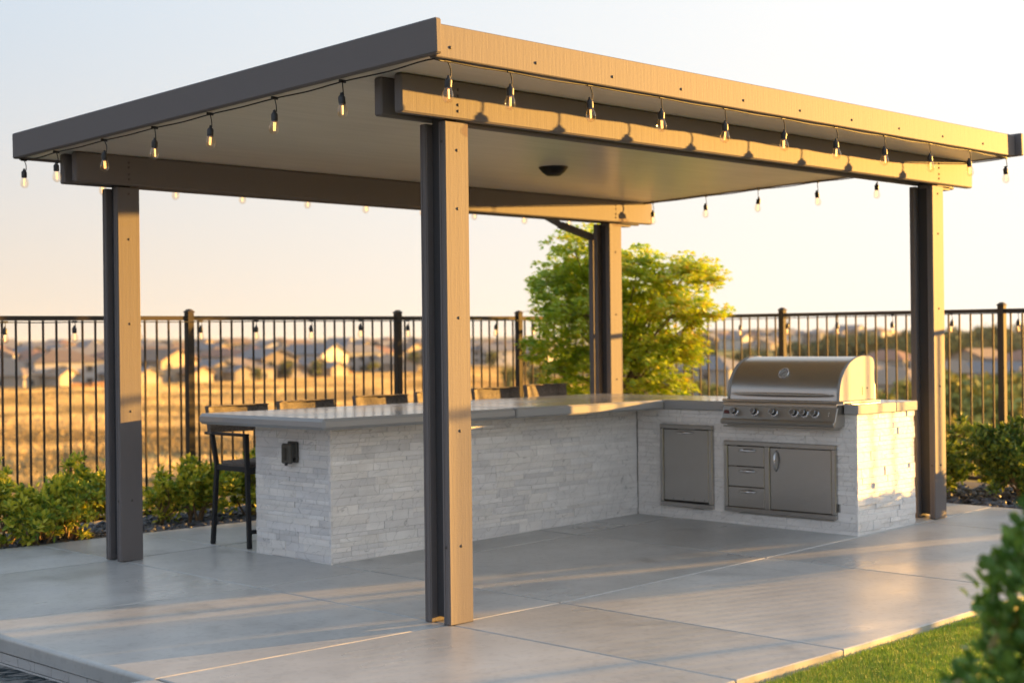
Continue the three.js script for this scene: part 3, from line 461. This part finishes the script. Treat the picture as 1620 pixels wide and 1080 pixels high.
/* ------------------------------------------------ plants */
function leafQuad(out, c, dir, up, L, w, fold) {              // a leaf of four faces, folded along its rib
  const s = new THREE.Vector3().crossVectors(dir, up).normalize(), n = new THREE.Vector3().crossVectors(s, dir).normalize(), at = (t, k, h) => c.clone().addScaledVector(dir, L * t).addScaledVector(s, w * k).addScaledVector(n, h * L);
  const a = at(0, 0, 0), l = at(.27, -.44, fold), r = at(.27, .44, fold), l2 = at(.68, -.42, fold * .7), r2 = at(.68, .42, fold * .7), m = at(.5, 0, 0), t = at(1, 0, -.12);
  for (const v of [a, l, m, l, l2, m, l2, t, m, a, m, r, r, m, r2, r2, m, t]) out.push(v.x, v.y, v.z);
}
function starLeaf(out, c, dir, up, L) {                        // five pointed lobes
  const s = new THREE.Vector3().crossVectors(dir, up).normalize();
  for (const [a, k] of [[-1.25, .62], [-.6, .9], [0, 1], [.6, .9], [1.25, .62]]) { const d = dir.clone().multiplyScalar(Math.cos(a)).addScaledVector(s, Math.sin(a)), e = dir.clone().multiplyScalar(-Math.sin(a)).addScaledVector(s, Math.cos(a)), t = c.clone().addScaledVector(d, L * k), u = c.clone().addScaledVector(d, L * k * .45), p = u.clone().addScaledVector(e, L * .13), q = u.clone().addScaledVector(e, -L * .13); t.y -= L * .1; for (const v of [c, p, t, c, t, q]) out.push(v.x, v.y, v.z); }
}
const geoOf = p => { const g = new THREE.BufferGeometry(); g.setAttribute('position', new THREE.Float32BufferAttribute(p, 3)); g.computeVertexNormals(); return g; };
const rdir = (up = 0) => { const v = new THREE.Vector3(gauss(), gauss() + up, gauss()); return v.lengthSq() < 1e-5 ? new THREE.Vector3(0, 1, 0) : v.normalize(); };
const shrubLeaf = [leafMat([.32, .44, .05], .45), leafMat([.80, .76, .09], .52), leafMat([.13, .22, .04], .35)];
function shrub(label, X, D, w, h, n, o = {}) {                // branching stems with whorls of leaves at their tips
  const t = thing(o.name || 'shrub', label, 'shrub', o.group, P(X, gy(X, D) - .05, D)), wood = [], lv = [[], [], []], L = o.leaf || .056;
  const nb = o.stems || 9;
  const tips = [];
  for (let b = 0; b < nb; b++) {
    const a = rr(0, 6.28), r = Math.sqrt(rnd()) * w * .9, tip = new THREE.Vector3(Math.cos(a) * r, h * (.55 + .45 * rnd()) * (1 - .35 * (r / w) ** 2), Math.sin(a) * r * (o.flat || .75)), foot = new THREE.Vector3(rr(-.05, .05), 0, rr(-.05, .05)), mid = foot.clone().lerp(tip, .5).add(new THREE.Vector3(rr(-.06, .06), rr(0, .05), rr(-.06, .06)));
    wood.push(rod(foot, mid, .011, .007, 5), rod(mid, tip, .007, .003, 5)); tips.push(tip, mid.clone().lerp(tip, .55));
    for (let k = 0; k < 5; k++) { const f = foot.clone().lerp(mid, .3).lerp(tip, rr(.25, .95)), e = f.clone().add(rdir(.35).multiplyScalar(rr(.06, .16) * (w / .35))); if (e.y < .03) e.y = .03 + rnd() * .05; wood.push(rod(f, e, .004, .002, 4)); tips.push(e); }
  }
  for (let i = 0; i < n * 1.9; i++) {
    const tp = tips[i % tips.length], c = tp.clone().add(rdir().multiplyScalar(Math.abs(gauss()) * .055 * (o.spread || 1))), d = c.clone().sub(tp).normalize().multiplyScalar(.8).add(rdir(.5)).normalize(), k = rnd();
    leafQuad(lv[k < .34 ? 0 : k < (o.bright ?? .88) ? 1 : 2], c, d, rdir(.8), L * rr(.7, 1.25), L * rr(.38, .55), .08);
  }
  mesh('stem', merge(wood), MAT.twig, t); lv.forEach((p, i) => { if (p.length) mesh('foliage', geoOf(p), (o.mats || shrubLeaf)[i], t); }); return t;
}
shrub('low green shrub at the far left edge, in front of the rear fence', -.12, 4.62, .34, .66, 1500, { stems: 9 });
shrub('small low shrub with yellow green tips at the far left paving edge', .08, 4.46, .28, .34, 900, { stems: 7 });
shrub('green shrub just left of the rear left post, before the rear fence', .42, 4.62, .34, .58, 1700, { stems: 10 });
shrub('taller shrub with bare stem directly beside the rear left post', .70, 4.52, .22, .66, 1100, { stems: 7 });
shrub('bright yellow green shrub in front of the rear fence post, right of rear left post', 1.50, 4.62, .33, .62, 1500, { stems: 9 });
shrub('bright low shrub behind the legs of the first bar stool', 2.02, 4.58, .34, .50, 1500, { stems: 9 });
shrub('bushy green shrub between the two left end shrubs at the rear fence', .2, 4.66, .3, .56, 900, { stems: 9 });
shrub('small bright shrub filling the bed left of the rear fence post', 1.22, 4.72, .24, .42, 600, { stems: 7 });
shrub('bright shrub half hidden by the stone end of the bar', 2.38, 4.62, .34, .58, 900, { stems: 9 });
shrub('green shrub behind the bar, right of the first stool', 2.75, 4.6, .35, .55, 700, { stems: 8 });
const hedgeLeaf = [leafMat([.15, .25, .035], .36), leafMat([.34, .40, .05], .45), leafMat([.07, .13, .028], .28)];
shrub('sunlit hedge shrub just right of the right front post', 6.62, .92, .46, .62, 2600, { name: 'hedge_shrub', stems: 14, mats: hedgeLeaf, flat: 1, leaf: .055 });
shrub('dense dark green hedge shrub at the right edge of the photo by the fence', 6.68, .12, .50, .72, 4200, { name: 'hedge_shrub', stems: 20, mats: hedgeLeaf, flat: 1, leaf: .055, bright: .7 });
shrub('hedge shrub outside the right edge of the photo, nearest the lawn', 6.8, -.95, .6, .40, 3000, { name: 'hedge_shrub', stems: 14, mats: hedgeLeaf, flat: 1, leaf: .055 });
shrub('tall hedge shrub by the right fence near the lawn corner', 6.9, -2.0, .38, .85, 3000, { name: 'hedge_shrub', stems: 18, mats: hedgeLeaf, flat: 1, leaf: .06 });
{
  const bushLeaf = [leafMat([.12, .24, .05], .32, .42), leafMat([.21, .35, .06], .36, .42), leafMat([.26, .21, .05], .34, .45)], X = -1.825, D = -4.315;
  const t = thing('bush', 'large blurred dark green bush in the near right foreground', 'bush', null, P(X, gy(X, D) - .06, D)), lv = [[], [], []], wood = [];
  for (let b = 0; b < 14; b++) { const a = rr(0, 6.28), e = new THREE.Vector3(Math.cos(a) * rr(.05, .3), rr(.5, .98), Math.sin(a) * rr(.05, .3)); wood.push(rod(new THREE.Vector3(rr(-.04, .04), 0, rr(-.04, .04)), e, .012, .004, 5)); }
  for (let i = 0; i < 15500; i++) { const u = rdir(), rad = Math.pow(rnd(), .28), c = new THREE.Vector3(u.x * .46 * rad, .66 + u.y * .70 * rad, u.z * .46 * rad); const bump = 1 + .13 * Math.sin(c.x * 17 + c.y * 9) * Math.cos(c.z * 15 + c.y * 13); c.x *= bump; c.z *= bump; if (c.y < .04) continue; const d = u.clone().multiplyScalar(.9).add(rdir(.5)).normalize(), k = rnd(); leafQuad(lv[k < .5 ? 0 : k < .95 ? 1 : 2], c, d, rdir(.6), rr(.030, .047), rr(.020, .029), .07); }
  mesh('stem', merge(wood), MAT.twig, t); lv.forEach((p, i) => mesh('foliage', geoOf(p), bushLeaf[i], t));
}
{
  // small maple in the corner bed: pads of leaves at the ends of its limbs
  const X = 5.98, D = 3.98, base = P(X, gy(X, D) - .05, D), t = thing('maple_tree', 'small green and yellow maple tree behind the rear right post', 'tree', null, base);
  const wood = [], lv = [[], [], [], []], z0 = 14.35; const trunkTop = new THREE.Vector3(0, .75, 0); wood.push(rod(new THREE.Vector3(0, 0, 0), trunkTop, .04, .028, 8));
  // pads: sideways and height in metres from the tree's foot, radius across, thickness
  const pads = [[-.42, 2.34, .26, .16], [-.28, 2.52, .17, .12], [-.5, 2.05, .34, .17], [-.64, 2.1, .18, .12], [-.55, 1.75, .3, .18], [-.35, 1.72, .4, .2], [-.55, 1.4, .36, .17], [-.62, 1.2, .2, .12], [-.38, 1.1, .36, .18], [-.55, .85, .3, .16], [-.2, 2.2, .3, .16], [.02, 2.15, .3, .15], [.2, 2.2, .2, .12], [-.05, 1.85, .4, .2], [.28, 1.93, .34, .15], [.58, 2.08, .28, .13], [.75, 2.18, .2, .10], [.92, 2.05, .17, .09], [.6, 1.78, .3, .13], [.86, 1.72, .2, .10], [.2, 1.6, .4, .18], [.05, 1.3, .4, .2], [.4, 1.38, .36, .15], [.62, 1.28, .24, .12], [.72, 1.45, .12, .07], [.3, 1.05, .34, .16], [.5, 1.02, .24, .10], [.1, .8, .36, .2], [-.25, .75, .36, .2], [.75, 1.62, .1, .06], [.35, .78, .2, .12]];
  for (const [sx, h, r, th] of pads) {
    const dz = rr(-.35, .35) * (1 - Math.abs(sx) * .5), c = new THREE.Vector3().addScaledVector(cr, sx).addScaledVector(cf, dz); c.y = h - .1; const k = trunkTop.clone().lerp(c, .45); k.y = lerp(trunkTop.y, c.y, .62);
    wood.push(rod(trunkTop, k, .017, .011, 5), rod(k, c, .010, .005, 5));
    for (let q = 0; q < 7; q++) { const e = c.clone().add(new THREE.Vector3(gauss() * r, gauss() * th * .5, gauss() * r)); wood.push(rod(c, e, .005, .0018, 4)); }
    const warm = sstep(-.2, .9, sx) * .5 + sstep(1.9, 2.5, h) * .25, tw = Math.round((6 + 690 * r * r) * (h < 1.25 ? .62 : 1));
    for (let i = 0; i < tw; i++) {                            // twig tips, each with its own spray of leaves
      const a = rr(0, 6.28), q = Math.sqrt(rnd()) * 1.12, tip = c.clone().add(new THREE.Vector3(Math.cos(a) * r * q, (gauss() * .8 + .25 * (1 - q)) * th * 1.45, Math.sin(a) * r * q)), tone = rnd() * .5 + warm * .5;
      if (rnd() < .4) wood.push(rod(c.clone().lerp(tip, .3), tip, .003, .0012, 3));
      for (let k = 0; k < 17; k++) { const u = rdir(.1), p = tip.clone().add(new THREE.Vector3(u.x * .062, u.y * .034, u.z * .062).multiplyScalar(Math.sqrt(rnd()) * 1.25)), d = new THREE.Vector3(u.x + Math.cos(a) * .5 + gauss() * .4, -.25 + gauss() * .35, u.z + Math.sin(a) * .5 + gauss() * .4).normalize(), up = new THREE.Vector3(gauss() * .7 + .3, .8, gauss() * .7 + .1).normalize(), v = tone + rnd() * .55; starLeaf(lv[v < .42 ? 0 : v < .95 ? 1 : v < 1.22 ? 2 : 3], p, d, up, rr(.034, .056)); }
    }
  }
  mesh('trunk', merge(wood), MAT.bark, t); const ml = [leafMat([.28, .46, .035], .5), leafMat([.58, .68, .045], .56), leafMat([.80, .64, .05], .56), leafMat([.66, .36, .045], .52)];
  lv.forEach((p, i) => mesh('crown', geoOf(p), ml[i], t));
}

{
  // dry field grass, thinning out towards the houses
  const b = []; for (let k = 0; k < 9; k++) { const a = rr(0, 6.28), x = gauss() * .45, z = gauss() * .45, w = rr(.10, .2), h = rr(.35, .75), ca = Math.cos(a) * w, sa = Math.sin(a) * w, lx = gauss() * .15, lz = gauss() * .15; b.push(x - ca, 0, z - sa, x + ca, 0, z + sa, x + lx, h, z + lz); }
  const N = 70000, im = new THREE.InstancedMesh(geoOf(b), leafMat([.52, .40, .215], .38, .9), N), M = new THREE.Matrix4(), Q = new THREE.Quaternion(), C = new THREE.Color(); let i = 0;
  while (i < N) {
    const z = Math.sqrt(lerp(75 * 75, 600 * 600, rnd())), px = rr(-60, 1010), [X, D] = place(z, px); if (z > 375 + Math.max(0, px - 40) * .27 + (px > 600 ? (px - 600) * .6 : 0)) continue;
    const n = fbm(X / 14 + 60, D / 14 + 60, 999, 999, 8, 4), m = fbm(X / 30 + 90, D / 30 + 90, 999, 999, 5, 4); if (z < 125 && rnd() > (z - 75) / 50) continue;
    const s = rr(.7, 1.25) * (.7 + z / 420); M.compose(P(X, land(X, D) - .25, D), Q.setFromEuler(new THREE.Euler(0, rr(0, 6.28), 0)), new THREE.Vector3(s * 1.3, s * lerp(.6, 1.15, m), s * 1.3)); im.setMatrixAt(i, M);
    const k = lerp(1.35, .6, sstep(.36, .64, n)) * lerp(.75, 1.25, m) * rr(.85, 1.15); im.setColorAt(i, C.setRGB(k, k * lerp(.93, 1.08, m), k * lerp(.8, 1.1, m))); i++;
  }
  im.name = 'dry_grass'; im.castShadow = im.receiveShadow = true; struct(im, 'stuff'); im.userData.label = 'golden dry grass covering the field beyond the fence'; scene.add(im);
}

/* ------------------------------------------------ the valley: houses, trees, walls */
const wallC = { cream: [.36, .315, .25], white: [.50, .495, .49], tan: [.29, .245, .195], grey: [.31, .32, .335], pale: [.38, .345, .30] }, roofC = { brown: [.20, .145, .11], grey: [.18, .18, .19], tan: [.27, .21, .16], red: [.27, .15, .105] };
const wallM = {}, roofM = {}; for (const k in wallC) wallM[k] = std(wallC[k], .9); for (const k in roofC) roofM[k] = std(roofC[k], .85);
const winM = std([.05, .06, .075], .15), trimM = std([.4, .39, .36], .8), garM = std([.34, .31, .27], .7);
function gableRoof(w, l, y, h, o = .5) {                       // ridge along z, closed with thickness
  const p = [[-w / 2 - o, y], [0, y + h], [w / 2 + o, y], [w / 2 + o, y - .25], [0, y + h - .3], [-w / 2 - o, y - .25]], s = new THREE.Shape(p.map(q => new THREE.Vector2(...q))), g = new THREE.ExtrudeGeometry(s, { depth: l + 2 * o, bevelEnabled: false }); return uvBox(g.translate(0, 0, -l / 2 - o));
}
function hipRoof(w, l, y, h, o = .5) { const a = w / 2 + o, b = l / 2 + o, r = Math.max(b - a, .4), v = [[-a, y, -b], [a, y, -b], [-.05, y + h, -r], [.05, y + h, -r], [-a, y, b], [a, y, b], [-.05, y + h, r], [.05, y + h, r]]; return hull8(v); }
const gableWall = (w, l, h, rh) => { const s = new THREE.Shape([[-w / 2, -2.5], [w / 2, -2.5], [w / 2, h], [0, h + rh - .32], [-w / 2, h]].map(q => new THREE.Vector2(...q))), g = new THREE.ExtrudeGeometry(s, { depth: l, bevelEnabled: false }); return uvBox(g.translate(0, 0, -l / 2)); };
function houseProto(name, wall, roof, two, hip, w, l) {
  const t = new THREE.Group(); t.name = name; const h = two ? 5.6 : 3.0, rh = w * .24;
  mesh('wall', hip ? cbox(-w / 2, w / 2, -2.5, h, -l / 2, l / 2, .02) : gableWall(w, l, h, rh), wallM[wall], t); mesh('roof', hip ? hipRoof(w, l, h, rh) : gableRoof(w, l, h, rh), roofM[roof], t);
  // lower wing with its own gable, facing forwards
  const ww = w * .55, wl = 5; const wing = gableWall(ww, wl, 2.8, ww * .26); wing.translate(w * .24, 0, l / 2 + wl / 2 - .3); mesh('wall', wing, wallM[wall], t); const wr = gableRoof(ww, wl, 2.8, ww * .26, .4); wr.translate(w * .24, 0, l / 2 + wl / 2 - .3); mesh('roof', wr, roofM[roof], t);
  mesh('garage_door', cbox(w * .24 - 2.2, w * .24 + 2.2, 0, 2.2, -(l / 2 + wl - .24), -(l / 2 + wl - .4), .02), garM, t);
  const win = (x, y, z, rot, ww = 1.3, hh = 1.3) => { const g = new THREE.Group(); g.name = 'window'; g.position.set(x, y, z); g.rotation.y = rot; t.add(g); mesh('pane', cbox(-ww / 2, ww / 2, -hh / 2, hh / 2, -.05, .05, .01), winM, g); mesh('frame', merge([cbox(-ww / 2 - .12, ww / 2 + .12, hh / 2, hh / 2 + .12, -.1, .1, .01), cbox(-ww / 2 - .12, ww / 2 + .12, -hh / 2 - .12, -hh / 2, -.1, .1, .01), cbox(-ww / 2 - .12, -ww / 2, -hh / 2, hh / 2, -.1, .1, .01), cbox(ww / 2, ww / 2 + .12, -hh / 2, hh / 2, -.1, .1, .01)]), trimM, g); };
  for (const y of two ? [1.5, 4.2] : [1.5]) { win(-w * .28, y, l / 2 + .02, 0); if (y > 2) win(w * .22, y, l / 2 + .02, 0); for (const s of [-1, 1]) for (const k of [-.28, .1]) win(s * (w / 2 + .02), y, k * l, Math.PI / 2); for (const k of [-.3, 0, .3]) win(k * w, y, -l / 2 - .02, 0); }
  return t;
}
const kindNames = [['tract_house', 'cream', 'brown', true, false, 11, 13], ['tract_house', 'white', 'brown', true, true, 11, 15], ['tract_house', 'tan', 'grey', true, false, 10, 14], ['tract_house', 'pale', 'tan', false, true, 12, 15], ['tract_house', 'cream', 'grey', false, false, 11, 14], ['tract_house', 'grey', 'grey', true, true, 11, 13], ['tract_house', 'white', 'grey', true, false, 11, 14], ['tract_house', 'pale', 'red', true, true, 10, 14]], kinds = kindNames.map(k => houseProto(...k));
const toEye = Math.atan2(-cf.x, -cf.z);                         // turns a house's front towards the patio
function putHouse(k, z, px, turn, label, group, s = 1) {
  const [X, D] = place(z, px), o = kinds[k].clone(); o.name = numbered('tract_house'); o.position.copy(P(X, land(X, D), D)); o.rotation.y = toEye + turn; o.scale.setScalar(s * 1.22); o.userData = { label, category: 'house' }; if (group) o.userData.group = group; scene.add(o); return o;
}
// front row along the far edge of the dry field
const front = [[3, 385, 20, 1.2, 'dark roofed tract house at the far left edge of the field'], [1, 392, 96, -.95, 'white two storey house with brown roof at the left edge of the field'], [4, 400, 168, .9, 'low cream house with grey roof just left of the rear left post'], [0, 408, 250, 1.0, 'cream two storey house just right of the rear left post'], [4, 425, 330, .75, 'cream gabled house at the field edge behind the tall fence post'], [3, 440, 372, -.8, 'small pale house with a low tan roof at the field edge, above the first stool'], [2, 455, 420, .7, 'tan two storey house with grey roof beyond the field above the second stool'], [4, 470, 474, .9, 'low cream house with grey roof between the second and third stools'], [4, 545, 520, .8, 'low gabled house at the field edge above the third stool'], [6, 570, 560, -.75, 'large white two storey house with grey roof at the right end of the field row'], [0, 680, 640, .9, 'cream house behind the second tall fence post, beyond the field'], [4, 700, 672, .6, 'low cream house just left of the near post, beyond the field']];
for (const [k, z, px, turn, label] of front) putHouse(k, z, px, turn, label);
const looks = kindNames.map(([, w, r, two]) => `${two ? 'two storey' : 'low'} ${w} house with ${r} roof`), rowLabel = k => looks[k] + ' in the back rows of the left suburb', ridgeLabel = k => looks[k] + ' on the distant ridge line behind the maple';
for (const [z, a, b, step] of [[455, 0, 300, 66], [520, -10, 620, 62], [600, 0, 640, 56], [700, -10, 660, 52], [820, 0, 690, 50], [960, -5, 690, 46], [1130, 0, 690, 44]]) for (let px = a; px < b; px += step * rr(.85, 1.2)) { const k = Math.floor(rnd() * 8); putHouse(k, z * rr(.97, 1.03), px + rr(-6, 6), pick([.8, -.8, 2.3, -2.3, .2]) + rr(-.2, .2), rowLabel(k), 'back rows of the left suburb', rr(.92, 1.12)); }
for (const [z, a, b, step] of [[690, 745, 800, 30], [780, 755, 860, 30], [880, 750, 870, 24], [900, 1085, 1240, 21], [960, 1090, 1420, 24], [1040, 1100, 1390, 28]]) for (let px = a; px < b; px += step * rr(.8, 1.3)) { const k = Math.floor(rnd() * 8); putHouse(k, z * rr(.98, 1.02), px, pick([.8, -.8, 2.3]) + rr(-.2, .2), ridgeLabel(k), 'houses on the far ridge', rr(.9, 1.05)); }
const valley = [[5, 360, 1130, .9, 'grey roofed house low in the valley just left of the grill'], [3, 370, 1085, -.7, 'pale low house in the valley between the maple and the grill'], [3, 330, 1420, .7, 'pale house with tan roof low in the valley right of the grill hood'], [3, 430, 1375, -.8, 'pale house in the valley just above the grill hood back'], [7, 440, 1405, .8, 'red roofed house in the valley left of the right front post'], [3, 430, 1512, .8, 'pale house with tan roof among the trees right of the right front post'], [0, 450, 1548, -.8, 'cream house among the trees left of the right fence post'], [4, 420, 1580, .7, 'cream house with grey roof behind the right fence post'], [7, 440, 1625, .8, 'red roofed house at the right edge of the photo among the trees']];
for (const [k, z, px, turn, label] of valley) putHouse(k, z, px, turn, label);
// trees of the valley: a trunk and a crown of leaf clumps
function valleyTree(c1, c2, n = 420) {
  const t = new THREE.Group(), lv = [[], []], wood = [rod(new THREE.Vector3(0, -1.5, 0), new THREE.Vector3(0, 3.4, 0), .32, .18, 6)];
  const blobs = []; for (let b = 0; b < 9; b++) { const u = rdir(.1), c = new THREE.Vector3(u.x * 2.0, 4.6 + u.y * 1.8, u.z * 2.0); blobs.push([c, rr(1.1, 1.8)]); wood.push(rod(new THREE.Vector3(0, 2.6, 0), c, .13, .05, 4)); }
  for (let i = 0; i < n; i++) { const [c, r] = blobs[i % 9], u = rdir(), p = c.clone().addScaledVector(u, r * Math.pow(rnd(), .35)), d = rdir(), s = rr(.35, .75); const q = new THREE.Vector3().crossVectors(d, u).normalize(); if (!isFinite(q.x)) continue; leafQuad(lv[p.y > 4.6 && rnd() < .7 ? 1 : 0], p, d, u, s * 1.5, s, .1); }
  mesh('trunk', merge(wood), MAT.bark, t); mesh('crown', geoOf(lv[0]), std(c1, .9, { side: THREE.DoubleSide }), t); mesh('crown', geoOf(lv[1]), std(c2, .9, { side: THREE.DoubleSide }), t); return t;
}
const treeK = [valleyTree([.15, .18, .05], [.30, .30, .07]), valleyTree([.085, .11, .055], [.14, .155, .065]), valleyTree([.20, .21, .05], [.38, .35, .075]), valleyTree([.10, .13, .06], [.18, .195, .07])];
function putTree(k, z, px, s, label, group) { const [X, D] = place(z, px), o = treeK[k].clone(); o.name = numbered('valley_tree'); o.position.copy(P(X, land(X, D), D)); o.rotation.y = rr(0, 6.28); o.scale.set(s * rr(.9, 1.2), s * rr(.85, 1.1), s * rr(.9, 1.2)); o.userData = { label, category: 'tree', group }; scene.add(o); }
const gA = ['yellow green tree in the near valley right of the right front post', 'near valley trees on the right'], gB = ['dark green tree in the far wooded belt at the right', 'far wooded belt'], gC = ['small tree between the houses at the edge of the dry field', 'trees along the field edge'], gD = ['green tree on the slope behind the maple and bar', 'trees on the middle slope'];
for (const [z, px, s, k] of [[150, 1465, 1.1, 2], [135, 1515, 1.15, 0], [165, 1530, 1.2, 2], [125, 1560, 1.1, 0], [170, 1575, 1.2, 2], [150, 1605, 1.2, 0], [130, 1640, 1.2, 2], [185, 1500, 1.1, 0], [190, 1550, 1.2, 2], [105, 1500, .9, 2], [110, 1600, .9, 0], [160, 1425, .8, 2], [200, 1390, .9, 0], [230, 1440, 1.0, 2], [240, 1600, 1.2, 0], [260, 1540, 1.1, 2], [280, 1490, 1.1, 0]]) putTree(k, z, px, s, ...gA);
for (const [z, a, b, st] of [[500, 1430, 1660, 26], [560, 1300, 1660, 24], [620, 1240, 1650, 26], [690, 1330, 1660, 26], [760, 1420, 1660, 28]]) for (let px = a; px < b; px += st * rr(.75, 1.25)) putTree(pick([1, 1, 3]), z * rr(.97, 1.03), px, rr(1.25, 1.8), ...gB);
for (const [z, px, s] of [[382, 205, .55], [384, 60, .5], [392, 118, .5], [405, 285, .5], [415, 405, .6], [430, 345, .5], [445, 455, .75], [450, 498, .8], [470, 445, .5], [500, 590, .7], [540, 605, .8], [600, 690, .9], [640, 655, .9], [480, 540, .6], [620, 705, .8]]) putTree(pick([0, 3, 2]), z, px, s, ...gC);
for (const [z, px, s, k] of [[118, 848, .55, 2], [128, 872, .6, 0], [160, 835, .7, 3], [190, 895, .8, 0], [300, 800, .8, 3], [330, 850, 1, 3], [420, 900, 1.1, 3], [480, 1150, 1.3, 3], [510, 1180, 1.3, 1], [540, 1205, 1.4, 3], [560, 1170, 1.3, 1], [300, 1180, .9, 2], [280, 1130, .7, 0], [310, 1108, .7, 0], [600, 1260, 1.4, 1], [640, 1120, 1.2, 3], [580, 780, 1.1, 3], [560, 830, 1.1, 1], [620, 860, 1.2, 3]]) putTree(k, z, px, s, ...gD);
{
  // rusty board wall at the foot of the house row
  const a = ['brown garden wall at the far edge of the field, left', 'brown garden wall at the far edge of the field, below the third stool back'], spans = [[[372, 110], [392, 215]], [[432, 360], [498, 560]]];
  spans.forEach(([[z0, p0], [z1, p1]], i) => { const [X0, Da] = place(z0, p0), [X1, Db] = place(z1, p1), y0 = land(X0, Da), y1 = land(X1, Db), t = thing('garden_wall', a[i], 'wall'), N = 14; for (let k = 0; k < N; k++) { const f = q => P(lerp(X0, X1, q), lerp(y0, y1, q) + .8, lerp(Da, Db, q)); mesh('panel', bar(f(k / N), f((k + .97) / N), .2, 1.9), std([.20, .11, .07], .9), t); } });
}
renderer.render(scene, camera);
